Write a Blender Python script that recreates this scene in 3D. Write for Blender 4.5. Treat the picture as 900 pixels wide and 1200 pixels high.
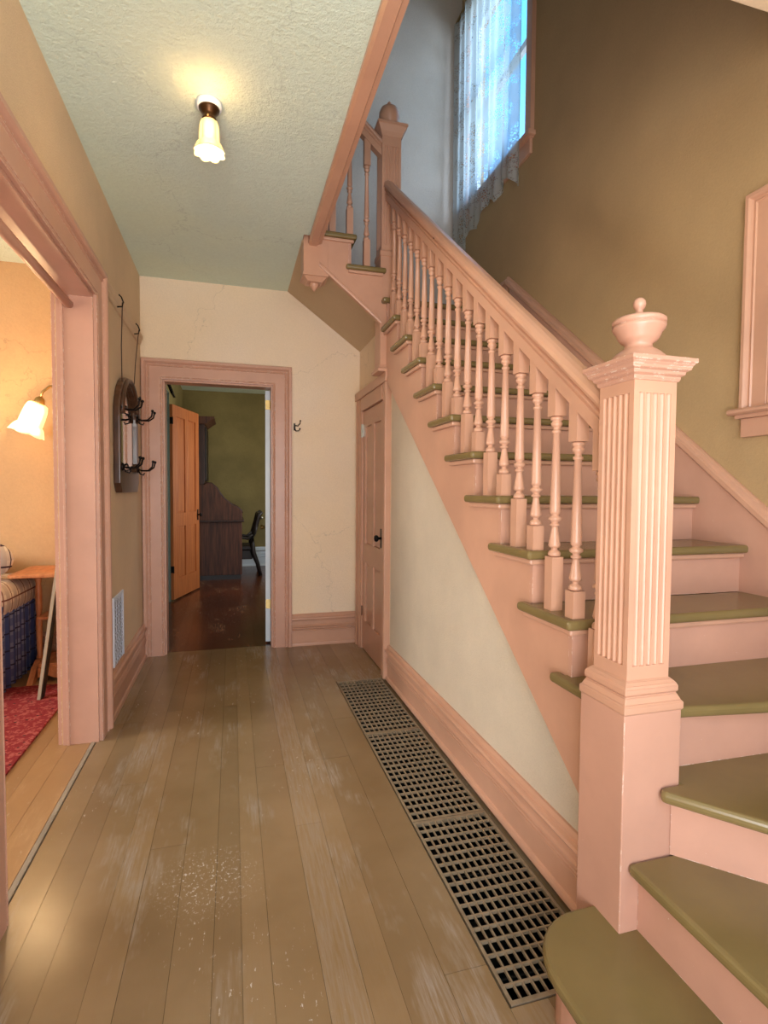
import bpy, bmesh, math, random
from mathutils import Vector, Matrix
random.seed(7)
sc = bpy.context.scene
for o in list(bpy.data.objects):
    bpy.data.objects.remove(o)
COL = sc.collection

# ------------------------------------------------------------------ camera
YAW, PIT, ROL, FOC = 0.2753, -0.0412, 0.0073, 627.7
CAM = Vector((0, 0, 1.344))
F = Vector((math.sin(YAW)*math.cos(PIT), math.cos(YAW)*math.cos(PIT), math.sin(PIT)))
R = Vector((math.cos(YAW), -math.sin(YAW), 0)); U = R.cross(F)
R2 = R*math.cos(ROL) + U*math.sin(ROL); U2 = -R*math.sin(ROL) + U*math.cos(ROL)
cd = bpy.data.cameras.new('camera'); cam = bpy.data.objects.new('camera', cd); COL.objects.link(cam)
M = Matrix((R2, U2, -F)).transposed().to_4x4(); M.translation = CAM
cam.matrix_world = M
cd.sensor_fit = 'HORIZONTAL'; cd.sensor_width = 36; cd.lens = FOC/900*36
cd.clip_start = 0.02; cd.clip_end = 100
sc.camera = cam

# ------------------------------------------------------------------ world + view
w = bpy.data.worlds.new('sky'); sc.world = w; w.use_nodes = True
nt = w.node_tree; nt.nodes.clear()
out = nt.nodes.new('ShaderNodeOutputWorld'); bg = nt.nodes.new('ShaderNodeBackground')
tc = nt.nodes.new('ShaderNodeTexCoord'); sep = nt.nodes.new('ShaderNodeSeparateXYZ'); cr = nt.nodes.new('ShaderNodeValToRGB')
nt.links.new(tc.outputs['Generated'], sep.inputs[0]); nt.links.new(sep.outputs['Z'], cr.inputs[0])
cr.color_ramp.elements[0].position = 0.0; cr.color_ramp.elements[0].color = (0.42, 0.42, 0.38, 1)
cr.color_ramp.elements[1].position = 0.02; cr.color_ramp.elements[1].color = (0.70, 0.84, 0.96, 1)
e = cr.color_ramp.elements.new(0.6); e.color = (0.10, 0.42, 0.92, 1)
nt.links.new(cr.outputs[0], bg.inputs[0]); bg.inputs[1].default_value = 1.9
nt.links.new(bg.outputs[0], out.inputs[0])
sc.view_settings.view_transform = 'Standard'; sc.view_settings.look = 'None'
sc.view_settings.gamma = 1; sc.view_settings.exposure = 0.58; sc.view_settings.use_curve_mapping = False

def light(kind, name, loc, energy, color, size=None, sizey=None, rot=(0, 0, 0), radius=None):
    l = bpy.data.lights.new(name, kind); l.energy = energy; l.color = color
    if size: l.shape = 'RECTANGLE'; l.size = size; l.size_y = sizey
    if radius is not None: l.shadow_soft_size = radius
    o = bpy.data.objects.new(name, l); o.location = loc; o.rotation_euler = rot; COL.objects.link(o); return o
PI = math.pi
# daylight through the open front door behind the camera and the stair window; the other area lights are added fills
light('AREA', 'front_door_daylight', (0.0, -0.85, 1.30), 67, (0.98, 0.98, 1.0), 1.25, 2.3, (PI/2+.66, 0, 0))
light('AREA', 'front_added_fill', (1.25, -0.85, 2.0), 9, (1.0, 0.97, 0.94), 0.9, 1.3, (PI/2, 0, 0))  # extra unseen area light, added to brighten the right wall
light('AREA', 'stair_window_daylight', (3.3, 2.5, 4.6), 85, (0.74, 0.84, 1.0), 1.2, 1.4, (0, PI/2, -math.atan2(1.4, 1.3)))
light('AREA', 'parlour_added_fill', (-4.0, 2.4, 1.6), 75, (1.0, 0.94, 0.87), 1.6, 1.6, (0, -PI/2, 0))  # unseen fill, added to spill warm light onto the stairs' left faces
light('AREA', 'rear_added_fill', (1.69, 7.4, 1.7), 22, (1.0, 0.88, 0.70), 1.2, 1.4, (0, PI/2, 0))  # unseen light panel filling a wall hole, added for the rear room
light('AREA', 'upper_hall_added_fill', (0.3, -0.85, 4.4), 1.5, (1.0, 0.9, 0.76), 1.2, 1.4, (PI/2, 0, 0))  # unseen area light added upstairs, no known source there

# ------------------------------------------------------------------ materials
def nodes(name):
    m = bpy.data.materials.new(name); m.use_nodes = True
    n = m.node_tree.nodes; n.clear()
    o = n.new('ShaderNodeOutputMaterial'); p = n.new('ShaderNodeBsdfPrincipled')
    m.node_tree.links.new(p.outputs[0], o.inputs[0])
    t = n.new('ShaderNodeTexCoord'); return m, n, m.node_tree.links, p, t
def lin(c):
    return tuple(((x/255)/12.92 if x/255 <= .04045 else ((x/255+.055)/1.055)**2.4) for x in c) + (1,)
def mapping(n, L, t, scale):
    mp = n.new('ShaderNodeMapping'); mp.inputs['Scale'].default_value = scale
    L.new(t.outputs['Object'], mp.inputs[0]); return mp
def noise(n, L, mp, scale, detail=4, rough=.55):
    x = n.new('ShaderNodeTexNoise'); x.inputs['Scale'].default_value = scale
    x.inputs['Detail'].default_value = detail; x.inputs['Roughness'].default_value = rough
    L.new(mp.outputs[0], x.inputs['Vector']); return x
def ramp(n, L, src, p0, p1, c0=(0, 0, 0, 1), c1=(1, 1, 1, 1)):
    r = n.new('ShaderNodeValToRGB'); r.color_ramp.elements[0].position = p0; r.color_ramp.elements[1].position = p1
    r.color_ramp.elements[0].color = c0; r.color_ramp.elements[1].color = c1
    L.new(src, r.inputs[0]); return r
def mixc(n, L, fac, a, b):
    m = n.new('ShaderNodeMix'); m.data_type = 'RGBA'
    if isinstance(fac, (int, float)): m.inputs[0].default_value = fac
    else: L.new(fac, m.inputs[0])
    for i, v in ((6, a), (7, b)):
        if isinstance(v, tuple): m.inputs[i].default_value = v
        else: L.new(v, m.inputs[i])
    return m.outputs[2]
def bump(n, L, p, src, strength, dist=.002):
    b = n.new('ShaderNodeBump'); b.inputs['Strength'].default_value = strength; b.inputs['Distance'].default_value = dist
    L.new(src, b.inputs['Height']); L.new(b.outputs[0], p.inputs['Normal'])

def paint(name, col, rough=.42, chips=0.0, var=.12, chipcol=(235, 222, 205)):
    m, n, L, p, t = nodes(name); mp = mapping(n, L, t, (1, 1, 1))
    c = lin(col); d = tuple(x*(1-var) for x in c[:3])+(1,)
    a = noise(n, L, mp, 3.5, 5); r = ramp(n, L, a.outputs['Fac'], .35, .65, d, c)
    colr = r.outputs[0]
    if chips:
        # wear: chipped edges found with the bevel node, plus a few tiny nicks
        bv = n.new('ShaderNodeBevel'); bv.samples = 4; bv.inputs['Radius'].default_value = .004
        ge = n.new('ShaderNodeNewGeometry'); dt = n.new('ShaderNodeVectorMath'); dt.operation = 'DOT_PRODUCT'
        L.new(bv.outputs[0], dt.inputs[0]); L.new(ge.outputs['Normal'], dt.inputs[1])
        ed = ramp(n, L, dt.outputs['Value'], .86, .97, (1, 1, 1, 1), (0, 0, 0, 1))
        e1 = noise(n, L, mp, 38, 4, .7); er = ramp(n, L, e1.outputs['Fac'], .53, .57)
        m1 = n.new('ShaderNodeMath'); m1.operation = 'MULTIPLY'; L.new(ed.outputs[0], m1.inputs[0]); L.new(er.outputs[0], m1.inputs[1])
        b = noise(n, L, mp, 75, 4, .65); rc = ramp(n, L, b.outputs['Fac'], .735, .75)
        m2 = n.new('ShaderNodeMath'); m2.operation = 'MAXIMUM'; L.new(m1.outputs[0], m2.inputs[0]); L.new(rc.outputs[0], m2.inputs[1])
        colr = mixc(n, L, m2.outputs[0], colr, lin(chipcol))
    L.new(colr, p.inputs['Base Color']); p.inputs['Roughness'].default_value = rough
    f = noise(n, L, mp, 160, 3); bump(n, L, p, f.outputs['Fac'], .12, .001)
    return m
def plaster(name, col, rough=.85, var=.14, bs=120, bstr=.5, blotch=None, cracks=0):
    m, n, L, p, t = nodes(name); mp = mapping(n, L, t, (1, 1, 1))
    c = lin(col); d = tuple(x*(1-var) for x in c[:3])+(1,)
    a = noise(n, L, mp, 1.6, 6, .6); r = ramp(n, L, a.outputs['Fac'], .33, .66, d, c); colr = r.outputs[0]
    if blotch:
        b = noise(n, L, mp, .9, 3); rb = ramp(n, L, b.outputs['Fac'], .45, .75); colr = mixc(n, L, rb.outputs[0], colr, lin(blotch))
    if cracks:
        dn = noise(n, L, mp, 2.5, 5, .65); ad = n.new('ShaderNodeVectorMath'); ad.operation = 'SCALE'; ad.inputs['Scale'].default_value = .55; L.new(dn.outputs['Color'], ad.inputs[0])
        a2 = n.new('ShaderNodeVectorMath'); a2.operation = 'ADD'; L.new(mp.outputs[0], a2.inputs[0]); L.new(ad.outputs[0], a2.inputs[1])
        vo = n.new('ShaderNodeTexVoronoi'); vo.feature = 'DISTANCE_TO_EDGE'; vo.inputs['Scale'].default_value = .75; L.new(a2.outputs[0], vo.inputs['Vector'])
        vr = ramp(n, L, vo.outputs['Distance'], .0015, .004, (cracks, cracks, cracks, 1), (0, 0, 0, 1))
        colr = mixc(n, L, vr.outputs[0], colr, tuple(x*.45 for x in c[:3])+(1,))
    f = noise(n, L, mp, bs, 5, .65)
    g = ramp(n, L, f.outputs['Fac'], .3, .7, tuple(x*.9 for x in (1, 1, 1))+(1,), (1, 1, 1, 1))
    mu = n.new('ShaderNodeMix'); mu.data_type = 'RGBA'; mu.blend_type = 'MULTIPLY'; mu.inputs[0].default_value = .8
    L.new(colr, mu.inputs[6]); L.new(g.outputs[0], mu.inputs[7])
    L.new(mu.outputs[2], p.inputs['Base Color']); p.inputs['Roughness'].default_value = rough
    bump(n, L, p, f.outputs['Fac'], bstr, .008); return m
def wood(name, c0, c1, rough=.4, scale=(1, 1, 12), ns=6, bstr=.15):
    m, n, L, p, t = nodes(name); mp = mapping(n, L, t, scale)
    a = noise(n, L, mp, ns, 6, .6); r = ramp(n, L, a.outputs['Fac'], .35, .68, lin(c0), lin(c1))
    L.new(r.outputs[0], p.inputs['Base Color']); p.inputs['Roughness'].default_value = rough
    bump(n, L, p, a.outputs['Fac'], bstr, .002); return m
def metal(name, col, rough=.35, metallic=1.0):
    m, n, L, p, t = nodes(name); mp = mapping(n, L, t, (1, 1, 1)); a = noise(n, L, mp, 30, 3)
    c = lin(col); r = ramp(n, L, a.outputs['Fac'], .3, .7, tuple(x*.7 for x in c[:3])+(1,), c)
    L.new(r.outputs[0], p.inputs['Base Color']); p.inputs['Roughness'].default_value = rough; p.inputs['Metallic'].default_value = metallic
    return m

PINK = paint('salmon_pink_paint', (203, 154, 126), .32, 0)
PINKC = paint('chipped_pink_paint', (202, 153, 129), .34, 1.0)
OLIVE = paint('olive_tread_paint', (126, 107, 66), .22, 0, .15, (200, 190, 150))
CREAM = plaster('cream_wall_plaster', (246, 220, 186), .85, .07, 90, .35, (240, 220, 198), .35)
SPAN = plaster('stipple_stair_wall_plaster', (222, 204, 178), .85, .14, 170, .9)
LEFTW = plaster('tan_wall_plaster', (232, 204, 168), .85, .12, 170, .7)
TAN = plaster('golden_tan_plaster', (182, 150, 106), .8, .14, 90, .2)
STAIRBACK = plaster('stair_back_plaster', (206, 196, 184), .8, .12, 90, .4)
ORANGEW = plaster('parlour_wall_plaster', (214, 172, 124), .8, .12, 60, .3, None, .4)
SAGE = plaster('sage_ceiling_plaster', (220, 236, 220), .88, .05, 55, .9, (226, 236, 210), .3)
GREENW = plaster('olive_room_plaster', (150, 134, 84), .85, .3, 40, .3)
SOFF = plaster('soffit_plaster', (206, 180, 146), .85, .1, 120, .4)

def floor_mat(name, base, base2, worn, wornlo, wornhi, rough=.35, scuff=None):
    m, n, L, p, t = nodes(name)
    oi = n.new('ShaderNodeObjectInfo')
    mp = mapping(n, L, t, (1, 1, 1)); ms = mapping(n, L, t, (26, 1.6, 1)); mm = mapping(n, L, t, (2.6, .9, 1))
    a = noise(n, L, mp, 1.3, 5); c = ramp(n, L, a.outputs['Fac'], .35, .65, lin(base), lin(base2)).outputs[0]
    hv = n.new('ShaderNodeHueSaturation'); mr = n.new('ShaderNodeMapRange'); mr.inputs['To Min'].default_value = .86; mr.inputs['To Max'].default_value = 1.1
    L.new(oi.outputs['Random'], mr.inputs[0]); L.new(mr.outputs[0], hv.inputs['Value']); L.new(c, hv.inputs['Color']); c = hv.outputs[0]
    g = noise(n, L, ms, 3.5, 7, .7); wn = noise(n, L, mm, 1.4, 5, .62)
    wr = ramp(n, L, wn.outputs['Fac'], wornlo, wornhi); gr = ramp(n, L, g.outputs['Fac'], .40, .62)
    mu = n.new('ShaderNodeMath'); mu.operation = 'MULTIPLY'; bw = n.new('ShaderNodeMapRange'); bw.inputs['From Min'].default_value = .72; bw.inputs['From Max'].default_value = .95; bw.inputs['To Max'].default_value = .5; L.new(oi.outputs['Random'], bw.inputs[0])
    mxx = n.new('ShaderNodeMath'); mxx.operation = 'MAXIMUM'; L.new(wr.outputs[0], mxx.inputs[0]); L.new(bw.outputs[0], mxx.inputs[1])
    L.new(mxx.outputs[0], mu.inputs[0]); L.new(gr.outputs[0], mu.inputs[1])
    c = mixc(n, L, mu.outputs[0], c, lin(worn))
    sp = noise(n, L, mapping(n, L, t, (60, 22, 1)), 1, 4, .75); sr = ramp(n, L, sp.outputs['Fac'], .63, .67)
    wn2 = noise(n, L, mp, 1.1, 3); wr2 = ramp(n, L, wn2.outputs['Fac'], .5, .62)
    m2 = n.new('ShaderNodeMath'); m2.operation = 'MULTIPLY'; L.new(sr.outputs[0], m2.inputs[0]); L.new(wr2.outputs[0], m2.inputs[1])
    c = mixc(n, L, m2.outputs[0], c, lin((216, 206, 192)))
    if scuff:
        vm_ = n.new('ShaderNodeVectorMath'); vm_.operation = 'DISTANCE'; vm_.inputs[1].default_value = scuff; L.new(t.outputs['Object'], vm_.inputs[0])
        sr2 = ramp(n, L, vm_.outputs['Value'], .05, .20, (1, 1, 1, 1), (0, 0, 0, 1))
        s3 = noise(n, L, mapping(n, L, t, (55, 40, 1)), 1.6, 5, .8); s4 = ramp(n, L, s3.outputs['Fac'], .57, .62)
        m3 = n.new('ShaderNodeMath'); m3.operation = 'MULTIPLY'; L.new(sr2.outputs[0], m3.inputs[0]); L.new(s4.outputs[0], m3.inputs[1])
        c = mixc(n, L, m3.outputs[0], c, lin((222, 214, 202)))
    L.new(c, p.inputs['Base Color'])
    rr = n.new('ShaderNodeMapRange'); rr.inputs['To Min'].default_value = rough; rr.inputs['To Max'].default_value = rough+.20
    L.new(g.outputs['Fac'], rr.inputs[0]); L.new(rr.outputs[0], p.inputs['Roughness'])
    bump(n, L, p, g.outputs['Fac'], .2, .0015); return m
SCUFF = (-.09, 1.88, 0)
FLOOR = floor_mat('painted_floorboards', (134, 107, 72), (151, 124, 90), (160, 144, 126), .53, .64, .11, SCUFF)
FLOORL = floor_mat('parlour_floorboards', (160, 120, 80), (176, 132, 88), (190, 150, 108), .5, .6, .24)
FLOORR = floor_mat('rear_floorboards', (78, 40, 22), (104, 54, 30), (140, 100, 74), .56, .62, .14)

WHITE = paint('white_paint', (218, 228, 236), .4)
GREY = paint('grey_green_paint', (128, 142, 132), .45)
ORWOOD = wood('orange_grained_door', (170, 92, 46), (198, 118, 62), .45, (14, 14, 1), 3)
DARKW = wood('dark_walnut', (40, 22, 16), (74, 42, 30), .5, (10, 10, 1.2), 3)
DESKW = wood('desk_walnut', (58, 30, 20), (104, 60, 40), .6, (12, 12, 1.0), 3)
BLACKW = wood('black_chair_wood', (20, 14, 12), (40, 26, 20), .5)
HONEY = wood('honey_wood', (176, 104, 62), (214, 142, 92), .35, (10, 3, 3), 3)
MIRW = wood('mirror_frame_wood', (58, 36, 24), (96, 64, 44), .3, (6, 6, 1), 3)
IRON = metal('blackened_iron', (34, 26, 24), .45, .7)
BRASS = metal('brass', (186, 158, 104), .35)
STEEL = metal('silver_hinge', (190, 188, 176), .35)
GRATE = metal('painted_cast_iron', (150, 130, 102), .55, .1)
DUCT = metal('dark_duct_metal', (34, 42, 46), .35, .8)
TASSEL = paint('dark_cord', (70, 46, 32), .8)
BOARDE = paint('pale_board_edge', (178, 164, 140), .6)
BOARDD = paint('shade_painted_board_face', (34, 28, 22), .6)  # dark colour paints in the shade on the board's broad face
VENTP = paint('pale_blue_vent_paint', (226, 234, 250), .5)
STRIP = paint('worn_threshold', (170, 152, 130), .6, .8, .3, (220, 214, 204))

def mirror_mat():
    m, n, L, p, t = nodes('mirror_glass'); p.inputs['Metallic'].default_value = 1; p.inputs['Roughness'].default_value = .04
    p.inputs['Base Color'].default_value = (.86, .85, .8, 1); return m
MIRROR = mirror_mat()
def glass_mat():
    m = bpy.data.materials.new('window_glass'); m.use_nodes = True; n = m.node_tree.nodes; n.clear(); L = m.node_tree.links
    o = n.new('ShaderNodeOutputMaterial'); a = n.new('ShaderNodeBsdfTransparent'); g = n.new('ShaderNodeBsdfGlossy'); g.inputs['Roughness'].default_value = .02
    x = n.new('ShaderNodeMixShader'); x.inputs[0].default_value = .05
    a.inputs[0].default_value = (.93, .97, 1, 1)
    L.new(a.outputs[0], x.inputs[1]); L.new(g.outputs[0], x.inputs[2]); L.new(x.outputs[0], o.inputs[0]); return m
GLASS = glass_mat()
def shade_mat(name, col, strength):
    m, n, L, p, t = nodes(name)
    p.inputs['Base Color'].default_value = lin(col); p.inputs['Roughness'].default_value = .25
    p.inputs['Emission Color'].default_value = lin((255, 222, 150)); p.inputs['Emission Strength'].default_value = strength
    return m
SHADE = shade_mat('lit_glass_shade', (236, 214, 164), .20)
SHADE2 = shade_mat('bright_glass_shade', (255, 236, 200), .8)
BULB = shade_mat('lit_bulb', (255, 240, 200), 9)
def lace_mat():
    m = bpy.data.materials.new('lace'); m.use_nodes = True; n = m.node_tree.nodes; n.clear(); L = m.node_tree.links
    o = n.new('ShaderNodeOutputMaterial'); t = n.new('ShaderNodeTexCoord')
    mp = n.new('ShaderNodeMapping'); mp.inputs['Scale'].default_value = (0, 1, 1); L.new(t.outputs['Object'], mp.inputs[0])
    d = n.new('ShaderNodeBsdfDiffuse'); d.inputs[0].default_value = (.66, .68, .68, 1)
    tl = n.new('ShaderNodeBsdfTranslucent'); tl.inputs[0].default_value = (.62, .74, .76, 1)
    ms = n.new('ShaderNodeMixShader'); ms.inputs[0].default_value = .62; L.new(d.outputs[0], ms.inputs[1]); L.new(tl.outputs[0], ms.inputs[2])
    tr = n.new('ShaderNodeBsdfTransparent')
    v = n.new('ShaderNodeTexVoronoi'); v.feature = 'DISTANCE_TO_EDGE'; v.inputs['Scale'].default_value = 62; L.new(mp.outputs[0], v.inputs['Vector'])
    r = ramp(n, L, v.outputs['Distance'], .10, .17)
    q = noise(n, L, mp, 9, 4, .6); rq = ramp(n, L, q.outputs['Fac'], .46, .54)
    wv = n.new('ShaderNodeTexWave'); wv.inputs['Scale'].default_value = 2.2; wv.inputs['Distortion'].default_value = 9; wv.inputs['Detail'].default_value = 2
    L.new(mp.outputs[0], wv.inputs['Vector']); rw = ramp(n, L, wv.outputs['Fac'], .78, .86, (1, 1, 1, 1), (0, 0, 0, 1))
    a = n.new('ShaderNodeMath'); a.operation = 'MULTIPLY'; L.new(r.outputs[0], a.inputs[0]); L.new(rq.outputs[0], a.inputs[1])
    b = n.new('ShaderNodeMath'); b.operation = 'MULTIPLY'; L.new(a.outputs[0], b.inputs[0]); L.new(rw.outputs[0], b.inputs[1])
    c = n.new('ShaderNodeMapRange'); c.inputs['To Min'].default_value = .16; c.inputs['To Max'].default_value = .80; L.new(b.outputs[0], c.inputs[0])
    x = n.new('ShaderNodeMixShader'); L.new(c.outputs[0], x.inputs[0]); L.new(ms.outputs[0], x.inputs[1]); L.new(tr.outputs[0], x.inputs[2])
    L.new(x.outputs[0], o.inputs[0]); return m
LACE = lace_mat()
def plaid(name, base, darkc, blue, scale):
    m, n, L, p, t = nodes(name); c = lin(base)
    sepn = n.new('ShaderNodeSeparateXYZ'); L.new(t.outputs['Object'], sepn.inputs[0])
    def stripes(ax, sc_, lo, off=0):
        a = n.new('ShaderNodeMath'); a.operation = 'MULTIPLY_ADD'; a.inputs[1].default_value = sc_; a.inputs[2].default_value = off
        if ax == 'XY':
            s = n.new('ShaderNodeMath'); s.operation = 'ADD'; L.new(sepn.outputs['X'], s.inputs[0]); L.new(sepn.outputs['Y'], s.inputs[1]); L.new(s.outputs[0], a.inputs[0])
        else: L.new(sepn.outputs[ax], a.inputs[0])
        f = n.new('ShaderNodeMath'); f.operation = 'FRACT'; L.new(a.outputs[0], f.inputs[0])
        g = n.new('ShaderNodeMath'); g.operation = 'LESS_THAN'; g.inputs[1].default_value = lo; L.new(f.outputs[0], g.inputs[0]); return g.outputs[0]
    col = c
    col = mixc(n, L, stripes('XY', scale, .45), col, lin(blue)); 
    s2 = n.new('ShaderNodeMath'); s2.operation = 'MULTIPLY'; s2.inputs[1].default_value = .6; L.new(stripes('Z', scale, .45), s2.inputs[0])
    col = mixc(n, L, s2.outputs[0], col, lin(blue))
    col = mixc(n, L, stripes('XY', scale, .09, .35), col, lin(darkc)); col = mixc(n, L, stripes('Z', scale, .09, .35), col, lin(darkc))
    L.new(col, p.inputs['Base Color']); p.inputs['Roughness'].default_value = .9; return m
PLAIDB = plaid('blue_plaid', (120, 126, 160), (30, 34, 70), (58, 74, 128), 9)
PLAIDC = plaid('cream_plaid', (206, 190, 172), (110, 66, 60), (176, 160, 150), 9)
PLAIDP = plaid('white_plaid', (222, 214, 206), (60, 40, 60), (196, 186, 182), 7)
def rug_mat():
    m, n, L, p, t = nodes('red_rug'); mp = mapping(n, L, t, (1, 1, 1))
    v = noise(n, L, mp, 34, 4, .7); r = ramp(n, L, v.outputs['Fac'], .50, .60, lin((132, 20, 24)), lin((172, 84, 74)))
    v2 = n.new('ShaderNodeTexVoronoi'); v2.inputs['Scale'].default_value = 22; L.new(mp.outputs[0], v2.inputs['Vector'])
    r2 = ramp(n, L, v2.outputs['Distance'], .12, .2, lin((90, 14, 24)), lin((255, 255, 255)))
    mu = n.new('ShaderNodeMix'); mu.data_type = 'RGBA'; mu.blend_type = 'MULTIPLY'; mu.inputs[0].default_value = 1
    L.new(r.outputs[0], mu.inputs[6]); L.new(r2.outputs[0], mu.inputs[7]); L.new(mu.outputs[2], p.inputs['Base Color'])
    p.inputs['Roughness'].default_value = .95; return m
RUG = rug_mat()

# ------------------------------------------------------------------ geometry helpers
WL = {}
class MB:
    def __init__(s): s.bm = bmesh.new()
    def box(s, x0, x1, y0, y1, z0, z1, mat=None):
        vs = [s.bm.verts.new((x, y, z)) for x in (x0, x1) for y in (y0, y1) for z in (z0, z1)]
        if mat is not None:
            for v in vs: v.co = mat @ v.co
        for f in ((0, 1, 3, 2), (4, 6, 7, 5), (0, 4, 5, 1), (2, 3, 7, 6), (0, 2, 6, 4), (1, 5, 7, 3)):
            s.bm.faces.new([vs[i] for i in f])
        return s
    def prism(s, pts, fn0, fn1):
        """pts 2-D outline; fn0/fn1 map (u,v) to 3-D for the two ends"""
        a = [s.bm.verts.new(fn0(u, v)) for u, v in pts]; b = [s.bm.verts.new(fn1(u, v)) for u, v in pts]
        n = len(pts)
        s.bm.faces.new(a); s.bm.faces.new(b[::-1])
        for i in range(n): s.bm.faces.new((a[i], b[i], b[(i+1) % n], a[(i+1) % n]))
        return s
    def zprism(s, pts, z0, z1): return s.prism(pts, lambda u, v: (u, v, z0), lambda u, v: (u, v, z1))
    def xprism(s, pts, x0, x1): return s.prism(pts, lambda u, v: (x0, u, v), lambda u, v: (x1, u, v))
    def yprism(s, pts, y0, y1): return s.prism(pts, lambda u, v: (u, y0, v), lambda u, v: (u, y1, v))
    def lathe(s, prof, cx=0, cy=0, seg=20, mat=None, ribs=0, ribamp=0):
        rings = []
        for r, z in prof:
            ring = []
            for i in range(seg):
                a = 2*PI*i/seg; rr = r
                if ribs: rr = r*(1+ribamp*math.cos(ribs*a))
                v = Vector((cx+rr*math.cos(a), cy+rr*math.sin(a), z))
                if mat is not None: v = mat @ v
                ring.append(s.bm.verts.new(v))
            rings.append(ring)
        for k in range(len(rings)-1):
            for i in range(seg):
                j = (i+1) % seg
                f = s.bm.faces.new((rings[k][i], rings[k][j], rings[k+1][j], rings[k+1][i])); f.smooth = True
        if prof[0][0] > 0: s.bm.faces.new(rings[0][::-1])
        if prof[-1][0] > 0: s.bm.faces.new(rings[-1])
        return s
    def tube(s, pts, r, seg=8):
        pts = [Vector(p) for p in pts]; rings = []
        for i, p in enumerate(pts):
            d = (pts[min(i+1, len(pts)-1)]-pts[max(i-1, 0)]).normalized()
            u = d.cross(Vector((0, 0, 1)));
            if u.length < .1: u = d.cross(Vector((1, 0, 0)))
            u.normalize(); v = d.cross(u); rr = r[i] if isinstance(r, (list, tuple)) else r
            rings.append([s.bm.verts.new(p+u*rr*math.cos(2*PI*k/seg)+v*rr*math.sin(2*PI*k/seg)) for k in range(seg)])
        for a, b in zip(rings, rings[1:]):
            for k in range(seg):
                f = s.bm.faces.new((a[k], a[(k+1) % seg], b[(k+1) % seg], b[k])); f.smooth = True
        s.bm.faces.new(rings[0][::-1]); s.bm.faces.new(rings[-1]); return s
    def ball(s, c, r, sx=1, sy=1, sz=1, seg=14):
        prof = [(max(r*math.sin(PI*i/8), 0.0004), r*math.cos(PI*i/8)) for i in range(9)][::-1]
        m = Matrix.Translation(c) @ Matrix.Diagonal((sx, sy, sz, 1)); return s.lathe(prof, seg=seg, mat=m)
def obj(name, mb, mat, parent=None, bevel=0, seg=2, smooth=False, origin=None):
    bm = mb.bm; bmesh.ops.recalc_face_normals(bm, faces=bm.faces[:])
    base = WL[parent.name] if parent else (Vector(origin) if origin else Vector((0, 0, 0)))
    if base.length: bmesh.ops.translate(bm, verts=bm.verts[:], vec=-base)
    me = bpy.data.meshes.new(name); bm.to_mesh(me); bm.free()
    me.materials.append(mat)
    if smooth:
        for p in me.polygons: p.use_smooth = True
    o = bpy.data.objects.new(name, me); COL.objects.link(o)
    if parent: o.parent = parent
    else: o.location = base
    WL[o.name] = base.copy()
    if bevel:
        b = o.modifiers.new('bevel', 'BEVEL'); b.width = bevel; b.segments = seg; b.limit_method = 'ANGLE'; b.angle_limit = math.radians(40)
        b.harden_normals = False
    return o
def thing(name, loc, label, cat, group=None):
    o = bpy.data.objects.new(name, None); COL.objects.link(o); o.location = loc; o.empty_display_size = .1
    WL[o.name] = Vector(loc); o['label'] = label; o['category'] = cat
    if group: o['group'] = group
    return o
def tag(o, label, cat, group=None):
    o['label'] = label; o['category'] = cat
    if group: o['group'] = group
    return o
def struct(o, label=None):
    o['kind'] = 'structure'
    if label: o['label'] = label
    return o
def panel(a0, a1, u0, u1, v0, v1, holes, axis):
    """wall slab between a0,a1 on the axis; cells cut round rectangular holes (u0,u1,v0,v1)"""
    us = sorted({u0, u1, *[min(max(h[i], u0), u1) for h in holes for i in (0, 1)]}); vs = sorted({v0, v1, *[min(max(h[i], v0), v1) for h in holes for i in (2, 3)]})
    mb = MB()
    for i in range(len(us)-1):
        for j in range(len(vs)-1):
            cu, cv = (us[i]+us[i+1])/2, (vs[j]+vs[j+1])/2
            if any(h[0] < cu < h[1] and h[2] < cv < h[3] for h in holes): continue
            if axis == 'x': mb.box(a0, a1, us[i], us[i+1], vs[j], vs[j+1])
            elif axis == 'y': mb.box(us[i], us[i+1], a0, a1, vs[j], vs[j+1])
            else: mb.box(us[i], us[i+1], vs[j], vs[j+1], a0, a1)
    return mb

# ------------------------------------------------------------------ dimensions
XL = -0.69; XLB = -0.852; D = 4.591; H = 2.992; XR = 1.99; TOP = 5.9
XS = 1.03                                 # outer face of the stair string
XP = 1.068                                # plaster of the stair side wall
NOSE0, RUN, Z5, RISE = 1.41, .2385, .944, .1903
def nose_z(y): return Z5 + (y-NOSE0)*RISE/RUN

# ------------------------------------------------------------------ room shell
wl = panel(XLB, XL, -0.6, D, 0, H, [(1.850, 3.10, 0, 2.335)], 'x'); struct(obj('wall_left', wl, LEFTW), 'tan stippled wall with the wide cased opening')
struct(obj('wall_back', panel(D, D+.12, XL, XP, 0, H, [(-.53, .325, 0, 2.205)], 'y'), CREAM), 'cream wall with the open doorway')
struct(obj('wall_stairwell_back', panel(D, D+.12, XP-.6, XR, 2.5, TOP, [(0, XP, 2.5, H)], 'y').box(XL, XP-.6, D, D+.12, H, TOP), STAIRBACK))
struct(obj('wall_right', panel(XR, XR+.14, -.6, D+.12, 0, TOP, [(3.42, 4.40, 3.80, 5.35)], 'x'), TAN), 'golden tan wall beside the stairs')
struct(obj('wall_parlour_back', MB().box(-4.1, XLB, D, D+.12, 0, H), ORANGEW))
struct(obj('wall_parlour_inner', panel(XLB-.012, XLB, -.6, D, 0, H, [(1.850, 3.10, 0, 2.335)], 'x'), ORANGEW))
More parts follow.
